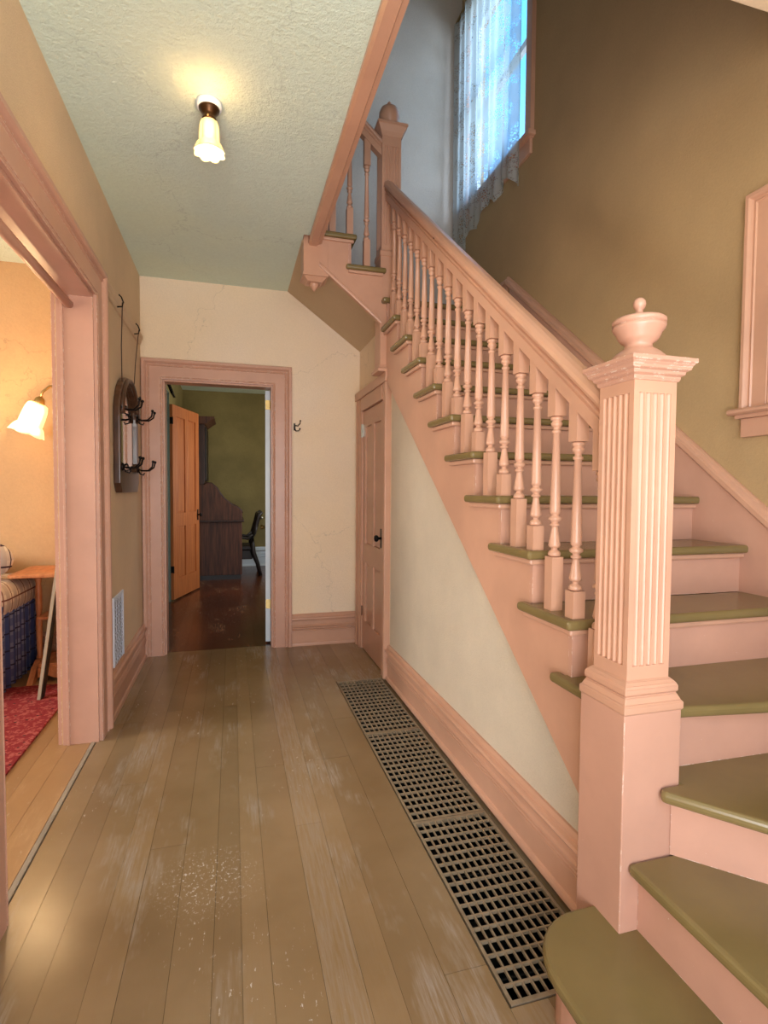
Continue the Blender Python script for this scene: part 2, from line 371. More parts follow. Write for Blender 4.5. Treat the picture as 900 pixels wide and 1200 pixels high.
struct(obj('wall_parlour_left', panel(-4.1, -4.0, -.6, D, 0, H, [(1.6, 3.2, .8, 2.4)], 'x'), ORANGEW))
struct(obj('wall_front', panel(-.7, -.6, -4.1, XR, 0, H, [(-.62, .62, 0, 2.5), (.8, 1.7, 1.35, 2.65)], 'y'), CREAM))
struct(obj('wall_front_upper', panel(-.7, -.6, XL, XR, H, TOP, [(-.3, .9, 3.7, 5.1)], 'y'), STAIRBACK))
struct(obj('wall_left_upper', MB().box(XL-.1, XL, -.6, D, H+.2, TOP), STAIRBACK))
struct(obj('ceiling', panel(H, H+.2, -4.1, XR, -.6, D, [(.488, XR, 1.46, 3.60), (.45, XR, 3.55, D)], 'z'), SAGE), 'sage green textured ceiling')
struct(obj('ceiling_upper', MB().box(XL, XR, -.6, D, TOP, TOP+.1), CREAM))

# spandrel (stair side) wall under the string, closet wall beyond
sl = lambda y: .442+.767*(y-1.451)
sp = MB().xprism([(1.20, 0), (3.60, 0), (3.60, sl(3.60)+.03), (1.20, sl(1.20)+.03)], XP, XP+.05)
struct(obj('wall_stairs', sp, SPAN), 'pale stippled triangular wall under the stairs')
cw = panel(XP, XP+.05, 3.60, D, 0, 2.62, [(3.735, 4.385, 0, 1.995)], 'x')
struct(obj('wall_closet', cw, CREAM))
# sloping soffit under the second flight
so = MB().yprism([(.447, H), (.447, H+.05), (XP+.02, 2.60), (XP+.02, 2.525)], 3.635, D)
struct(obj('ceiling_soffit', so, SOFF), 'tan sloping underside of the upper stair flight')

# ------------------------------------------------------------------ floors
fl = panel(-.075, -.023, -4.1, XR, -.6, D, [(.688, 1.02, 1.196, 3.646)], 'z')
fl.box(-.85, 1.7, D, 9.7, -.075, -.023); fl.box(-4.1, -2.0, -.6, D, -.023, 0)
floor = struct(obj('floor', fl, FLOOR), 'taupe painted board floor')
def plank(x0, x1, y0, y1, m=FLOOR):
    g = .0005; z1 = random.uniform(-.0006, .0004); t = random.uniform(-.0004, .0004)
    mb = MB(); mb.box(x0+g, x1-g, y0+.0008, y1-.0008, -.023, z1)
    return obj('plank', mb, m, floor)
xs = [-.70, -.60, -.50, -.385, -.30, -.175, -.06, .02, .10, .235, .34, .43, .56, .688]
for i in range(len(xs)-1):
    x0, x1 = xs[i], xs[i+1]
    if x1 < -.45: cuts = [-.6, 1.27, 3.3, D+.06]
    elif i in (4, 9): cuts = [-.6, 2.1, D+.06]
    elif i == len(xs)-2: cuts = [-.6, 1.33, 3.05, D+.06]
    else: cuts = [-.6, random.choice([.9, 2.6, 3.4]), D+.06]
    for a, b in zip(cuts, cuts[1:]): plank(x0, x1, a, b)
for x0, x1 in ((.688, .80), (.80, .93), (.93, 1.07)):
    plank(x0, x1, -.6, 1.196); plank(x0, x1, 3.646, D)
x = -.726
while x > -2.0:
    x0 = max(x-.105, -2.0); plank(x0, x, -.6, D, FLOORL); x = x0
x = -.85
while x < 1.69:
    x1 = min(x+.115, 1.7); plank(x, x1, D+.06, 9.6, FLOORR); x = x1
tr = struct(obj('trim_threshold', MB().box(-.724, -.7045, 1.87, 3.09, -.023, .003), STRIP, bevel=.003), 'worn pale threshold strip')

# ------------------------------------------------------------------ mouldings
def casing_profile(w, t=.03):
    # (across, out)
    return [(0, 0), (0, t*.55), (w*.05, t*.62), (w*.10, t*.5), (w*.12, t*.62), (w*.62, t*.62), (w*.66, t*.8), (w*.72, t*.66), (w*.76, t*.66), (w*.80, t*.95), (w*.86, t*1.15), (w*.97, t*1.15), (w, t), (w, 0)]
def frame_casing(mb, fn, u0, u1, v0, v1, w, t=.03, base=True):
    """mitred three-sided casing; fn(u,v,out) maps to world. inner opening u0..u1, top v1"""
    pr = casing_profile(w, t)
    def path(pa, pb):
        n = len(pr)
        a = [mb.bm.verts.new(fn(*pa(q, o))) for q, o in pr]; b = [mb.bm.verts.new(fn(*pb(q, o))) for q, o in pr]
        mb.bm.faces.new(a); mb.bm.faces.new(b[::-1])
        for i in range(n): mb.bm.faces.new((a[i], b[i], b[(i+1) % n], a[(i+1) % n]))
    path(lambda q, o: (u0-q, v0, o), lambda q, o: (u0-q, v1+q, o))
    path(lambda q, o: (u1+q, v0, o), lambda q, o: (u1+q, v1+q, o))
    path(lambda q, o: (u0-q, v1+q, o), lambda q, o: (u1+q, v1+q, o))
BASEP = [(0, 0), (.030, 0), (.030, .012), (.026, .022), (.018, .026), (.017, .112), (.026, .116), (.026, .123), (.017, .127), (.026, .131), (.026, .138), (.017, .142), (.026, .147), (.026, .154), (.017, .160), (.017, .192), (.030, .196), (.036, .206), (.032, .216), (.019, .220), (.019, .234), (.010, .245), (0, .245)]
def baseboard(name, p0, p1, nrm, mat, hs=1.0, label=None):
    p0 = Vector(p0); p1 = Vector(p1); nrm = Vector(nrm); mb = MB()
    mb.prism(BASEP, lambda u, v: p0+nrm*u+Vector((0, 0, v*hs)), lambda u, v: p1+nrm*u+Vector((0, 0, v*hs)))
    return struct(obj(name, mb, mat), label)
# wide opening in the left wall
c = MB(); frame_casing(c, lambda u, v, o: (XL+o, u, v), 1.850, 3.10, 0, 2.335, .17, .035)
struct(obj('trim_1', c, PINKC), 'pink casing round the wide left opening')
c = MB(); frame_casing(c, lambda u, v, o: (XLB-.012-o, u, v), 1.850, 3.10, 0, 2.335, .14, .03)
struct(obj('trim_2', c, PINKC))
j = MB().box(XLB-.004, XL+.004, 3.085, 3.10, 0, 2.335).box(XLB-.004, XL+.004, 1.850, 1.865, 0, 2.335).box(XLB-.004, XL+.004, 1.865, 3.085, 2.318, 2.335)
j.box(XLB+.018, XLB+.030, 3.078, 3.085, 0, 2.318)
struct(obj('trim_3', j, PINKC, bevel=.002), 'pink jamb lining of the left opening')
# back doorway
c = MB(); frame_casing(c, lambda u, v, o: (u, D-o, v), -.53, .325, 0, 2.205, .155, .035)
struct(obj('trim_4', c, PINKC), 'pink casing round the back doorway')
j = MB().box(-.53, -.515, D-.004, D+.13, 0, 2.205).box(.310, .325, D-.004, D+.13, 0, 2.205).box(-.515, .310, D-.004, D+.13, 2.19, 2.205)
struct(obj('trim_5', j, PINKC, bevel=.002))
# closet door casing: pilaster-like near side, head with cornice
c = MB()
def cas_side(y0, y1, z1):
    n = 4; pts = [(y0, XP), (y0, XS-.004), (y0+(y1-y0)*.14, XS-.010), (y0+(y1-y0)*.22, XS), (y0+(y1-y0)*.74, XS), (y0+(y1-y0)*.8, XS+.008), (y1, XS+.012), (y1, XP)]
    c.prism(pts, lambda u, v: (v, u, 0), lambda u, v: (v, u, z1))
cas_side(3.612, 3.735, 2.10); cas_side(4.52, 4.385, 2.10)
c.box(XS, XP, 3.735, 4.385, 1.995, 2.10)
c.xprism([(3.60, 2.10), (4.545, 2.10), (4.545, 2.12), (4.56, 2.15), (4.56, 2.165), (3.59, 2.165), (3.59, 2.15), (3.60, 2.12)], XS-.012, XP)
struct(obj('trim_6', c, PINK, bevel=.003), 'pink casing of the closet door')
# baseboards
baseboard('baseboard_left', (XL, 3.27, 0), (XL, D, 0), (1, 0, 0), PINK, 1.12, 'pink moulded baseboard')
baseboard('baseboard_back', (.482, D, 0), (XP, D, 0), (0, -1, 0), PINK, 1.12)
baseboard('baseboard_stairs', (XP, 1.31, 0), (XP, 3.612, 0), (-1, 0, 0), PINK, 1.0, 'pink moulded baseboard under the stair wall')
baseboard('baseboard_left_front', (XL, -.6, 0), (XL, 1.678, 0), (1, 0, 0), PINK, 1.12)
baseboard('baseboard_landing', (1.03, D, 2.657), (XR, D, 2.657), (0, -1, 0), PINK, 1.12)
baseboard('baseboard_landing_right', (XR, 3.67, 2.657), (XR, D, 2.657), (-1, 0, 0), PINK, 1.12)
baseboard('baseboard_parlour', (-4.0, D, 0), (XLB, D, 0), (0, -1, 0), PINK, 1.0)
# picture rail on the left wall, painted with it
pr = MB().prism([(0, 0), (.012, 0), (.022, .012), (.022, .03), (.034, .045), (.034, .062), (0, .066)], lambda u, v: (XL+u, 3.27, 2.44+v), lambda u, v: (XL+u, D-.10, 2.44+v))
struct(obj('trim_7', pr, LEFTW), 'narrow picture rail painted like the wall')
# beam along the stairwell opening
bm_ = MB().prism([(.488, 2.992), (.488, 2.972), (.500, 2.958), (.545, 2.958), (.552, 2.970), (.574, 2.975), (.574, 3.26), (.488, 3.26)], lambda u, v: (u, 1.40, v), lambda u, v: (u, 3.62, v))
struct(obj('trim_8', bm_, PINK), 'pink fascia beam along the stairwell opening')
struct(obj('trim_9', MB().box(.574, XR, 1.40, 1.46, 2.965, 3.26), CREAM, bevel=.004))

# ------------------------------------------------------------------ staircase
st = thing('staircase', (1.5, 2.2, 0), 'pink and olive painted wooden staircase with turned balusters climbing past the hall', 'staircase')
def tread(pts, z, name='tread', t=.032):
    return obj(name, MB().zprism(pts, z-t, z), OLIVE, st, bevel=.012, seg=3)
def cove(parent, pts_in, z, t=.032):
    return obj('nosing_moulding', MB().zprism(pts_in, z-t-.02, z-t), PINK, parent, bevel=.006, seg=2)
def riser(pts, z0, z1):
    return obj('riser', MB().zprism(pts, z0, z1), PINKC, st)
# bottom step with its rounded end
arc = [(.90-.172*math.cos(a), 1.06+.18*math.sin(a)) for a in [i*PI/2/8 for i in range(9)]]
tread([(.728, .22)]+arc+[(1.055, 1.243), (1.055, .22)], .189)
arc2 = [(.90-.137*math.cos(a), 1.06+.145*math.sin(a)) for a in [i*PI/2/8 for i in range(9)]]
riser([(.763, .22)]+arc2+[(1.04, 1.205), (1.04, .22)], 0, .157)
# second step
tread([(.985, .22), (.985, 1.132), (1.14, 1.132), (1.99, .27), (1.99, .22)], .378)
riser([(1.022, .22), (1.022, 1.132), (1.04, 1.132), (1.04, .22)], .189, .346)
# third (diagonal) winder
tread([(1.066, 1.112), (1.785, .22), (1.99, .22), (1.99, 1.24), (1.14, 1.24), (1.14, 1.132), (1.085, 1.132)], .567)
riser([(1.118, 1.130), (1.99, .235), (1.99, .265), (1.14, 1.14)], .378, .535)
# fourth winder
tread([(.99, 1.31), (.99, 1.515), (1.03, 1.515), (1.03, 1.48), (1.99, 1.48), (1.99, 1.05), (1.14, 1.168), (1.14, 1.31)], .756)
riser([(1.14, 1.205), (1.99, 1.19), (1.99, 1.21), (1.14, 1.225)], .567, .724)
# straight flight
for k in range(9):
    yn = NOSE0+k*RUN; z = Z5+k*RISE; yr = yn+.036
    tread_pts = [(.99, yn), (XR, yn), (XR, yn+.275), (XS, yn+.275), (XS, yn+.32), (.99, yn+.32)]
    t = tread(tread_pts, z)
    cove(t, [(1.008, yn+.018), (XR-.001, yn+.018), (XR-.001, yn+.036), (XS, yn+.036), (XS, yn+.30), (1.008, yn+.30)], z)
    riser([(XS-.0015, yr), (XR, yr), (XR, yr+.018), (XS-.0015, yr+.018)], z-RISE, z-.032)
# landing
yn = NOSE0+9*RUN; zl = Z5+9*RISE
t = tread([(.99, yn), (XR, yn), (XR, D), (XS, D), (XS, 3.62), (.99, 3.62)], zl, 'landing')
riser([(XS-.0015, yn+.036), (XR, yn+.036), (XR, yn+.054), (XS-.0015, yn+.054)], zl-RISE, zl-.032)
# outer string (saw-tooth) of the straight flight
pts = [(1.20, sl(1.20)), (1.20, .724), (NOSE0+.046, .724)]
for k in range(10):
    yr = NOSE0+k*RUN+.046; z = Z5+k*RISE-.034
    pts += [(yr, z), (yr+RUN if k < 9 else 3.62, z)]
pts += [(3.62, sl(3.62))]
obj('stringer', MB().xprism(pts, XS, XP+.02), PINK, st, bevel=.002)['label'] = 'pink saw-tooth side string'
# wall skirt with its moulded cap on the right wall
def sk(y): return nose_z(y)+.165
pts = [(.22, 0), (.22, .62), (1.0, .80), (1.30, sk(1.30)), (3.62, sk(3.62)), (3.62, 2.60), (1.5, .6), (1.3, 0)]
obj('wall_skirt', MB().xprism(pts, XR-.018, XR), PINKC, st)['label'] = 'pink skirting board climbing the right wall'
cap = [(0, 0), (.026, 0), (.036, .010), (.036, .028), (.026, .034), (.022, .050), (.010, .056), (0, .056)]
a0, a1 = 1.30, 3.655
obj('skirt_cap', MB().prism(cap, lambda u, v: (XR-u, a0, sk(a0)+v*1.2-.03), lambda u, v: (XR-u, a1, sk(a1)+v*1.2-.03)), PINK, st)
a0, a1 = .22, 1.30
obj('skirt_cap', MB().prism(cap, lambda u, v: (XR-u, a0, .60+v*1.2-.03), lambda u, v: (XR-u, a1, sk(a1)+v*1.2-.03)), PINK, st)
# second flight, climbing to the left
def tread2(x0, x1, z, retl):
    p = [(x1, 3.585), (x1, D), (x0, D), (x0, 3.62), (x0-retl, 3.62), (x0-retl, 3.585)]
    t = tread(p, z); obj('nosing_moulding', MB().box(x0-retl+.018, x1-.018, 3.602, 3.622, z-.052, z-.032), PINK, t, bevel=.005)
tread2(.775, 1.02, 2.862, .035); tread2(.56, .812, 3.058, 0); 
riser([(.985, 3.626), (1.003, 3.626), (1.003, D), (.985, D)], zl, 2.83)
riser([(.760, 3.618), (.778, 3.618), (.778, D), (.760, D)], 2.862, 3.026)
riser([(.55, 3.626), (.568, 3.626), (.568, D), (.55, D)], 3.058, 3.25)
s2 = MB().yprism([(1.0, 2.83), (.770, 2.83), (.770, 3.026), (.56, 3.026), (.56, 2.83), (.99, 2.492)], 3.62, 3.645)
obj('stringer', s2, PINK, st)['label'] = 'short pink string of the upper flight'
obj('string_moulding', MB().prism([(0, 0), (.010, 0), (.012, .010), (.006, .016), (.010, .022), (.008, .030), (0, .030)], lambda u, v: (.56, 3.62-u, 2.832+v), lambda u, v: (.99, 3.62-u, 2.490+v)), PINK, st)

# balusters -------------------------------------------------------
def baluster_mb(base, turn, total, cut=0.0, blk=.0215):
    """square block, turned length, square block; total height, top cut on the rake"""
    mb = MB(); mb.box(-blk, blk, -blk, blk, 0, base)
    s = turn/.469
    prof = [(.012, 0), (.0205, .003), (.0215, .010), (.018, .018), (.0105, .022), (.0105, .030), (.017, .031), (.0205, .038), (.019, .046), (.0105, .096), (.0105, .102), (.0165, .104), (.0165, .110), (.0105, .112), (.012, .118), (.0215, .124), (.0215, .131), (.012, .137), (.0125, .142), (.0175, .146), (.0175, .156), (.0115, .412), (.0155, .414), (.0155, .422), (.0105, .424), (.0105, .432), (.0175, .438), (.0195, .446), (.0155, .450), (.0155, .454), (.0205, .457), (.0205, .465), (.014, .469)]
    mb.lathe([(r, base+z*s) for r, z in prof], seg=16)
    a = base+turn; vs = []
    for x, y in ((-blk, -blk), (blk, -blk), (blk, blk), (-blk, blk)):
        vs.append((x, y))
    bm = mb.bm; lo = [bm.verts.new((x, y, a)) for x, y in vs]; hi = [bm.verts.new((x, y, total+y*cut)) for x, y in vs]
    bm.faces.new(lo[::-1]); bm.faces.new(hi)
    for i in range(4): bm.faces.new((lo[i], lo[(i+1) % 4], hi[(i+1) % 4], hi[i]))
    return mb
SL = RISE/RUN
def rail_z(y): return 1.522+SL*(y-1.35)           # underside of the handrail
XB = 1.043
me = {}
def put_baluster(kind, loc, maker):
    if kind not in me:
        mb = maker(); bm = mb.bm; bmesh.ops.recalc_face_normals(bm, faces=bm.faces[:])
        me[kind] = bpy.data.meshes.new('baluster'); bm.to_mesh(me[kind]); bm.free(); me[kind].materials.append(PINK)
    o = bpy.data.objects.new('baluster', me[kind]); COL.objects.link(o); o.parent = st; o.location = Vector(loc)-WL[st.name]; WL[o.name] = Vector(loc)
put_baluster('A', (XB, 1.457-RUN/2, .756), lambda: baluster_mb(.180, .469, rail_z(1.457-RUN/2)-.756+.004, SL))
for k in range(9):
    y = 1.457+k*RUN; z = Z5+k*RISE
    put_baluster('B', (XB, y, z), lambda: baluster_mb(.086, .469, rail_z(y)-z+.004, SL))
    if y+RUN/2 < 3.6: put_baluster('A', (XB, y+RUN/2, z), None)
for x, z in ((.895, 2.862), (.775, 3.058), (.655, 3.058)):
    top = 3.63+.88*(1.0-x)
    put_baluster('C%g' % x, (x, 3.665, z), lambda: baluster_mb(.20 if x != .655 else .30, .50, top-z+.01, 0))
# handrails -------------------------------------------------------
RP = [(-.025, 0), (.025, 0), (.025, .036), (.020, .039), (.020, .044), (.029, .048), (.029, .053), (.022, .058), (.022, .062), (.036, .068), (.038, .077), (.034, .088), (.024, .098), (.010, .104), (-.010, .104), (-.024, .098), (-.034, .088), (-.038, .077), (-.036, .068), (-.022, .062), (-.022, .058), (-.029, .053), (-.029, .048), (-.020, .044), (-.020, .039), (-.025, .036)]
y0, y1 = 1.285, 3.63
hr = MB().prism(RP, lambda u, v: (XB+u, y0, rail_z(y0)+v*1.27), lambda u, v: (XB+u, y1, rail_z(y1)+v*1.27))
obj('handrail', hr, PINK, st)['label'] = 'long moulded pink handrail'
obj('handrail', MB().prism(RP, lambda u, v: (1.0, 3.665+u, 3.63+v*1.2), lambda u, v: (.56, 3.665+u, 3.63+.387+v*1.2)), PINK, st)['label'] = 'short upper handrail'
obj('rail_plug', MB().ball((XB-.033, 2.66, rail_z(2.66)+.085), .005), BOARDD, st)

# newel posts -----------------------------------------------------
def square(cx, cy, h): return [(cx-h, cy-h), (cx+h, cy-h), (cx+h, cy+h), (cx-h, cy+h)]
def stack(mb, cx, cy, lv):
    for (h0, z0), (h1, z1) in zip(lv, lv[1:]):
        if z1 <= z0: continue
        a = [mb.bm.verts.new((x, y, z0)) for x, y in square(cx, cy, h0)]; b = [mb.bm.verts.new((x, y, z1)) for x, y in square(cx, cy, h1)]
        mb.bm.faces.new(a[::-1]); mb.bm.faces.new(b)
        for i in range(4): mb.bm.faces.new((a[i], a[(i+1) % 4], b[(i+1) % 4], b[i]))
    return mb
def fluted(cx, cy, h, z0, z1, n=5, fw=.0160, gap=.0050, dep=.0065):
    """square shaft cross-section with n round flutes on each face"""
    side = []; tot = n*fw+(n-1)*gap; s0 = -tot/2
    for i in range(n):
        a = s0+i*(fw+gap)
        for q in range(7):
            th = PI*q/6; side.append((a+fw/2-fw/2*math.cos(th), -h+dep*math.sin(th)))
    pts = []
    for r in range(4):
        c_, s_ = math.cos(r*PI/2), math.sin(r*PI/2)
        for u, v in [(-h, -h)]+side: pts.append((cx+u*c_-v*s_, cy+u*s_+v*c_))
    return pts
NX, NY = 1.056, 1.223
nw = obj('newel_post', MB().zprism(square(NX, NY, .090), 0, .77), PINKC, st, bevel=.003); nw['label'] = 'chipped pink newel post with fluted shaft and urn finial'
obj('base_moulding', stack(MB(), NX, NY, [(.090, .766), (.0935, .770), (.0935, .788), (.089, .793), (.082, .808), (.080, .812), (.084, .816), (.084, .830), (.080, .838), (.072, .846), (.0665, .850)]), PINK, nw, bevel=.0015)
sh = MB(); stack(sh, NX, NY, [(.0665, .846), (.0665, .885)]); stack(sh, NX, NY, [(.0665, 1.60), (.0665, 1.636)])
sh.zprism(fluted(NX, NY, .0665, .885, 1.60), .885, 1.60)
obj('shaft', sh, PINK, nw)['label'] = 'fluted square shaft'
obj('cap', stack(MB(), NX, NY, [(.070, 1.632), (.073, 1.638), (.073, 1.644), (.080, 1.648), (.082, 1.656), (.090, 1.660), (.092, 1.668), (.096, 1.674), (.101, 1.678), (.101, 1.688), (.086, 1.690), (.084, 1.694)]), PINKC, nw, bevel=.001)
obj('urn_finial', MB().lathe([(.076, 1.692), (.070, 1.702), (.056, 1.716), (.045, 1.724), (.036, 1.730), (.034, 1.740), (.046, 1.748), (.052, 1.756), (.058, 1.770), (.066, 1.780), (.068, 1.788), (.062, 1.790), (.0635, 1.792), (.068, 1.794), (.068, 1.803), (.062, 1.808), (.045, 1.813), (.030, 1.817), (.012, 1.820), (.009, 1.828), (.009, 1.832), (.014, 1.838), (.0165, 1.847), (.015, 1.856), (.009, 1.863), (.001, 1.866)], NX, NY, 32), PINKC, nw)
N2X, N2Y = 1.06, 3.693
n2 = obj('newel_post', stack(MB(), N2X, N2Y, [(.074, 2.20), (.074, 2.965)]), PINK, st, bevel=.003); n2['label'] = 'tall pink landing newel post with ball finial'
obj('base_moulding', stack(MB(), N2X, N2Y, [(.080, 2.955), (.080, 2.985), (.072, 3.0)]), PINK, n2, bevel=.003)
obj('corbel', stack(MB(), N2X, N2Y, [(.092, 2.165), (.094, 2.185), (.084, 2.195), (.078, 2.215)]), PINK, n2, bevel=.002)
s_ = MB(); stack(s_, N2X, N2Y, [(.068, 2.98), (.068, 3.03)]); stack(s_, N2X, N2Y, [(.068, 3.70), (.068, 3.78)]); s_.zprism(fluted(N2X, N2Y, .068, 3.03, 3.70), 3.03, 3.70)
obj('shaft', s_, PINK, n2)
obj('cap', stack(MB(), N2X, N2Y, [(.070, 3.765), (.074, 3.775), (.080, 3.79), (.100, 3.825), (.106, 3.83), (.106, 3.845)]), PINK, n2)
obj('ball_finial', MB().lathe([(.05, 3.845), (.045, 3.86), (.040, 3.87), (.062, 3.895), (.072, 3.93), (.070, 3.96), (.058, 3.99), (.035, 4.005), (.016, 4.01), (.013, 4.02), (.015, 4.03), (.006, 4.042)], N2X, N2Y, 24), PINK, n2)
N3X, N3Y = .538, 3.70
n3 = obj('newel_post', stack(MB(), N3X, N3Y, [(.082, 2.775), (.082, 3.30), (.068, 3.31), (.068, 4.3)]), PINK, st, bevel=.003); n3['label'] = 'pink drop newel hanging below the ceiling edge'
obj('pendant', stack(MB(), N3X, N3Y, [(.05, 2.74), (.075, 2.765), (.086, 2.768), (.086, 2.785)]).lathe([(.001, 2.69), (.012, 2.70), (.034, 2.728), (.036, 2.742)], N3X, N3Y, 8), PINK, n3)

# ------------------------------------------------------------------ closet door, back doors
def door_mb(w, h, t, panels, mould=.012):
    """local: x across 0..w, y thickness 0..t, z up; panels as (x0,x1,z0,z1) recessed both sides"""
    us = sorted({0, w, *[p[i] for p in panels for i in (0, 1)]}); vs = sorted({0, h, *[p[i] for p in panels for i in (2, 3)]})
    mb = MB()
    for i in range(len(us)-1):
        for k in range(len(vs)-1):
            cu, cv = (us[i]+us[i+1])/2, (vs[k]+vs[k+1])/2
            if any(p[0] < cu < p[1] and p[2] < cv < p[3] for p in panels): continue
            mb.box(us[i], us[i+1], 0, t, vs[k], vs[k+1])
    return mb
def make_door(name, label, hinge, ang, w, h, t, mat, knobmat, hingemat, hz, knobz, panels=None, knob=True, flip=False):
    m, g = w*.14, w*.11; mid = h*.40
    if panels is None:
        panels = [(m, w/2-g/2, mid+.10, h-.13), (w/2+g/2, w-m, mid+.10, h-.13), (m, w/2-g/2, .24, mid-.06), (w/2+g/2, w-m, .24, mid-.06)]
    mb = door_mb(w, h, t, panels); T = Matrix.Translation(hinge) @ Matrix.Rotation(ang, 4, 'Z')
    bmesh.ops.remove_doubles(mb.bm, verts=mb.bm.verts[:], dist=1e-5)
    for v in mb.bm.verts: v.co = T @ v.co
    d = struct(obj(name, mb, mat), label)
    for (x0, x1, z0, z1) in panels:
        pm = MB(); pm.box(x0, x1, t*.36, t*.64, z0, z1, T)
        f = .022; pm.box(x0+f, x1-f, t*.22, t*.78, z0+f, z1-f, T)
        obj('panel', pm, mat, d, bevel=.006)
    if knob:
        km = MB(); kx = w-.055
        for sgn, y in ((-1, 0), (1, t)):
            km.box(kx-.02, kx+.02, y-.004, y+.004, knobz-.07, knobz+.07, T)
            R_ = T @ Matrix.Translation((kx, y, knobz)) @ Matrix.Rotation(PI/2*(1 if sgn < 0 else -1), 4, 'X')
            km.lathe([(.010, 0), (.009, .02), (.022, .028), (.026, .040), (.020, .052), (.004, .056)], seg=14, mat=R_)
        obj('door_knob', km, knobmat, d)
    for z in hz:
        hm = MB(); hm.box(-.003, .001, .002, t-.002, z-.04, z+.04, T); hm.lathe([(.006, z-.042), (.006, z+.042)], -.004, -.003 if not flip else t+.003, 8, T)
        obj('hinge', hm, hingemat, d, bevel=0)
    return d
# closet door (closed) hinged on the far side
make_door('door_1', 'pink four-panel closet door under the landing', (1.052, 4.385, .012), -PI/2, .648, 1.978, .035, PINK, IRON, IRON, (.31,), .975)
cl = bpy.data.objects['door_1']
WL_ = WL[cl.name]
obj('hinge', MB().box(1.040, 1.052, 4.352, 4.40, 1.785, 1.885).box(1.036, 1.046, 4.380, 4.392, 1.78, 1.89), STEEL, cl, bevel=.001)['label'] = 'silver hinge'
# white door folded back into the rear room
wd = make_door('door_2', 'pale blue-white door standing open edge-on in the back doorway', (.313, D+.135, .015), PI/2-.065, .80, 2.17, .042, WHITE, BRASS, BRASS, (.33, 2.05), .95)
# orange grained door in the rear room
make_door('door_3', 'orange grained four-panel door standing open in the rear room', (-.676, 6.753, .02), math.atan2(7.541-6.753, -.432+.676), .825, 2.31, .035, ORWOOD, IRON, IRON, (.36, 2.12), .98)

# ------------------------------------------------------------------ rear room
struct(obj('wall_rear_left', panel(-.95, -.80, D+.12, 9.6, 0, H, [(5.9, 6.70, 0, 2.36)], 'x'), GREENW))
struct(obj('wall_rear_back', MB().box(-.95, 1.8, 9.6, 9.7, 0, H), GREENW), 'olive green wall of the rear room')
struct(obj('wall_rear_right', panel(1.7, 1.8, D+.12, 9.6, 0, H, [(6.8, 8.0, 1.0, 2.4)], 'x'), GREENW))
struct(obj('wall_rear_front', panel(D+.12, D+.13, -.80, 1.7, 0, H, [(-.53, .325, 0, 2.205)], 'y'), GREENW))
struct(obj('ceiling_rear', MB().box(-.95, 1.8, D+.1, 9.7, H, H+.1), SAGE))
c = MB(); frame_casing(c, lambda u, v, o: (-.80+o*2.6, u, v), 5.92, 6.66, 0, 2.36, .11, .03)
struct(obj('trim_10', c, GREY), 'grey-green casing in the rear room')
struct(obj('wall_rear_sky_block', MB().box(-1.5, -1.45, 5.8, 6.8, 0, H).box(-1.5, -.95, 5.75, 5.8, 0, H).box(-1.5, -.95, 6.8, 6.85, 0, H).box(-1.5, -.95, 5.8, 6.8, 2.5, 2.55).box(-1.5, -.95, 5.8, 6.8, -.05, 0), GREENW))  # unseen box behind the doorway, closed off to keep sky light out
baseboard('baseboard_rear', (-.80, 9.6, 0), (1.7, 9.6, 0), (0, -1, 0), WHITE, 1.36, 'white baseboard of the rear room')
# made-up frame shape: pale casing head block, dark bars for its black shadow
pf = thing('casing_head_shape', (-.76, 6.95, 2.43), 'made-up tilted frame standing in for the casing head and its black shadow', 'casing stand-in')
T = Matrix.Translation((-.725, 6.86, 2.58)) @ Matrix.Rotation(-.35, 4, 'Y')
obj('frame', MB().box(-.012, .012, -.16, .16, -.14, -.11, T).box(-.012, .012, -.16, .16, .11, .14, T).box(-.012, .012, -.16, -.13, -.14, .14, T).box(-.012, .012, .13, .16, -.14, .14, T), IRON, pf)
obj('casing_block', MB().box(-.008, .002, -.14, .14, -.12, .12, T), WHITE, pf)
# desk
dk = thing('secretary_desk', (-.3, 8.7, 0), 'dark walnut slant-top secretary desk behind the orange door', 'desk')
side = [(-.785, .88), (-.785, 1.40), (-.40, 1.40), (-.36, 1.425), (-.30, 1.42), (-.24, 1.37), (-.18, 1.27), (-.12, 1.19), (-.02, 1.11), (.08, 1.06), (.125, 1.02), (.135, .98), (.13, .88)]
obj('side_panel', MB().yprism(side, 8.20, 8.235), DESKW, dk, bevel=.006); obj('side_panel', MB().yprism(side, 9.265, 9.30), DESKW, dk, bevel=.006)
obj('slant_lid', MB().yprism([(-.40, 1.395), (-.30, 1.40), (-.24, 1.35), (-.12, 1.17), (.08, 1.04), (.12, .98), (.10, .90), (-.42, .90)], 8.235, 9.265), DARKW, dk)
obj('lid_edge', MB().tube([(x, 8.215, z+.004) for x, z in side[2:12]], .014, 6), DARKW, dk)
obj('writing_board', MB().box(-.785, .16, 8.17, 9.33, .855, .885), DARKW, dk, bevel=.008)
for ya in (8.21, 9.26): obj('side_panel', MB().box(-.78, .13, ya, ya+.03, .07, .855), DESKW, dk, bevel=.006); obj('plinth', MB().box(-.77, .11, ya+.004, ya+.026, 0, .07), BLACKW, dk)
obj('pedestal', MB().box(-.78, -.35, 8.24, 9.26, .03, .855), DARKW, dk)
obj('drawer', MB().box(.108, .128, 8.26, 9.24, .70, .85), DARKW, dk, bevel=.006)
hb = MB().box(-.785, -.40, 8.42, 9.15, 1.40, 2.30)
obj('bookcase', hb, DARKW, dk, bevel=.005)
obj('bookcase_door', MB().box(-.40, -.375, 8.46, 8.78, 1.46, 2.26), BLACKW, dk, bevel=.005); obj('bookcase_door', MB().box(-.40, -.375, 8.80, 9.11, 1.46, 2.26), BLACKW, dk, bevel=.005)
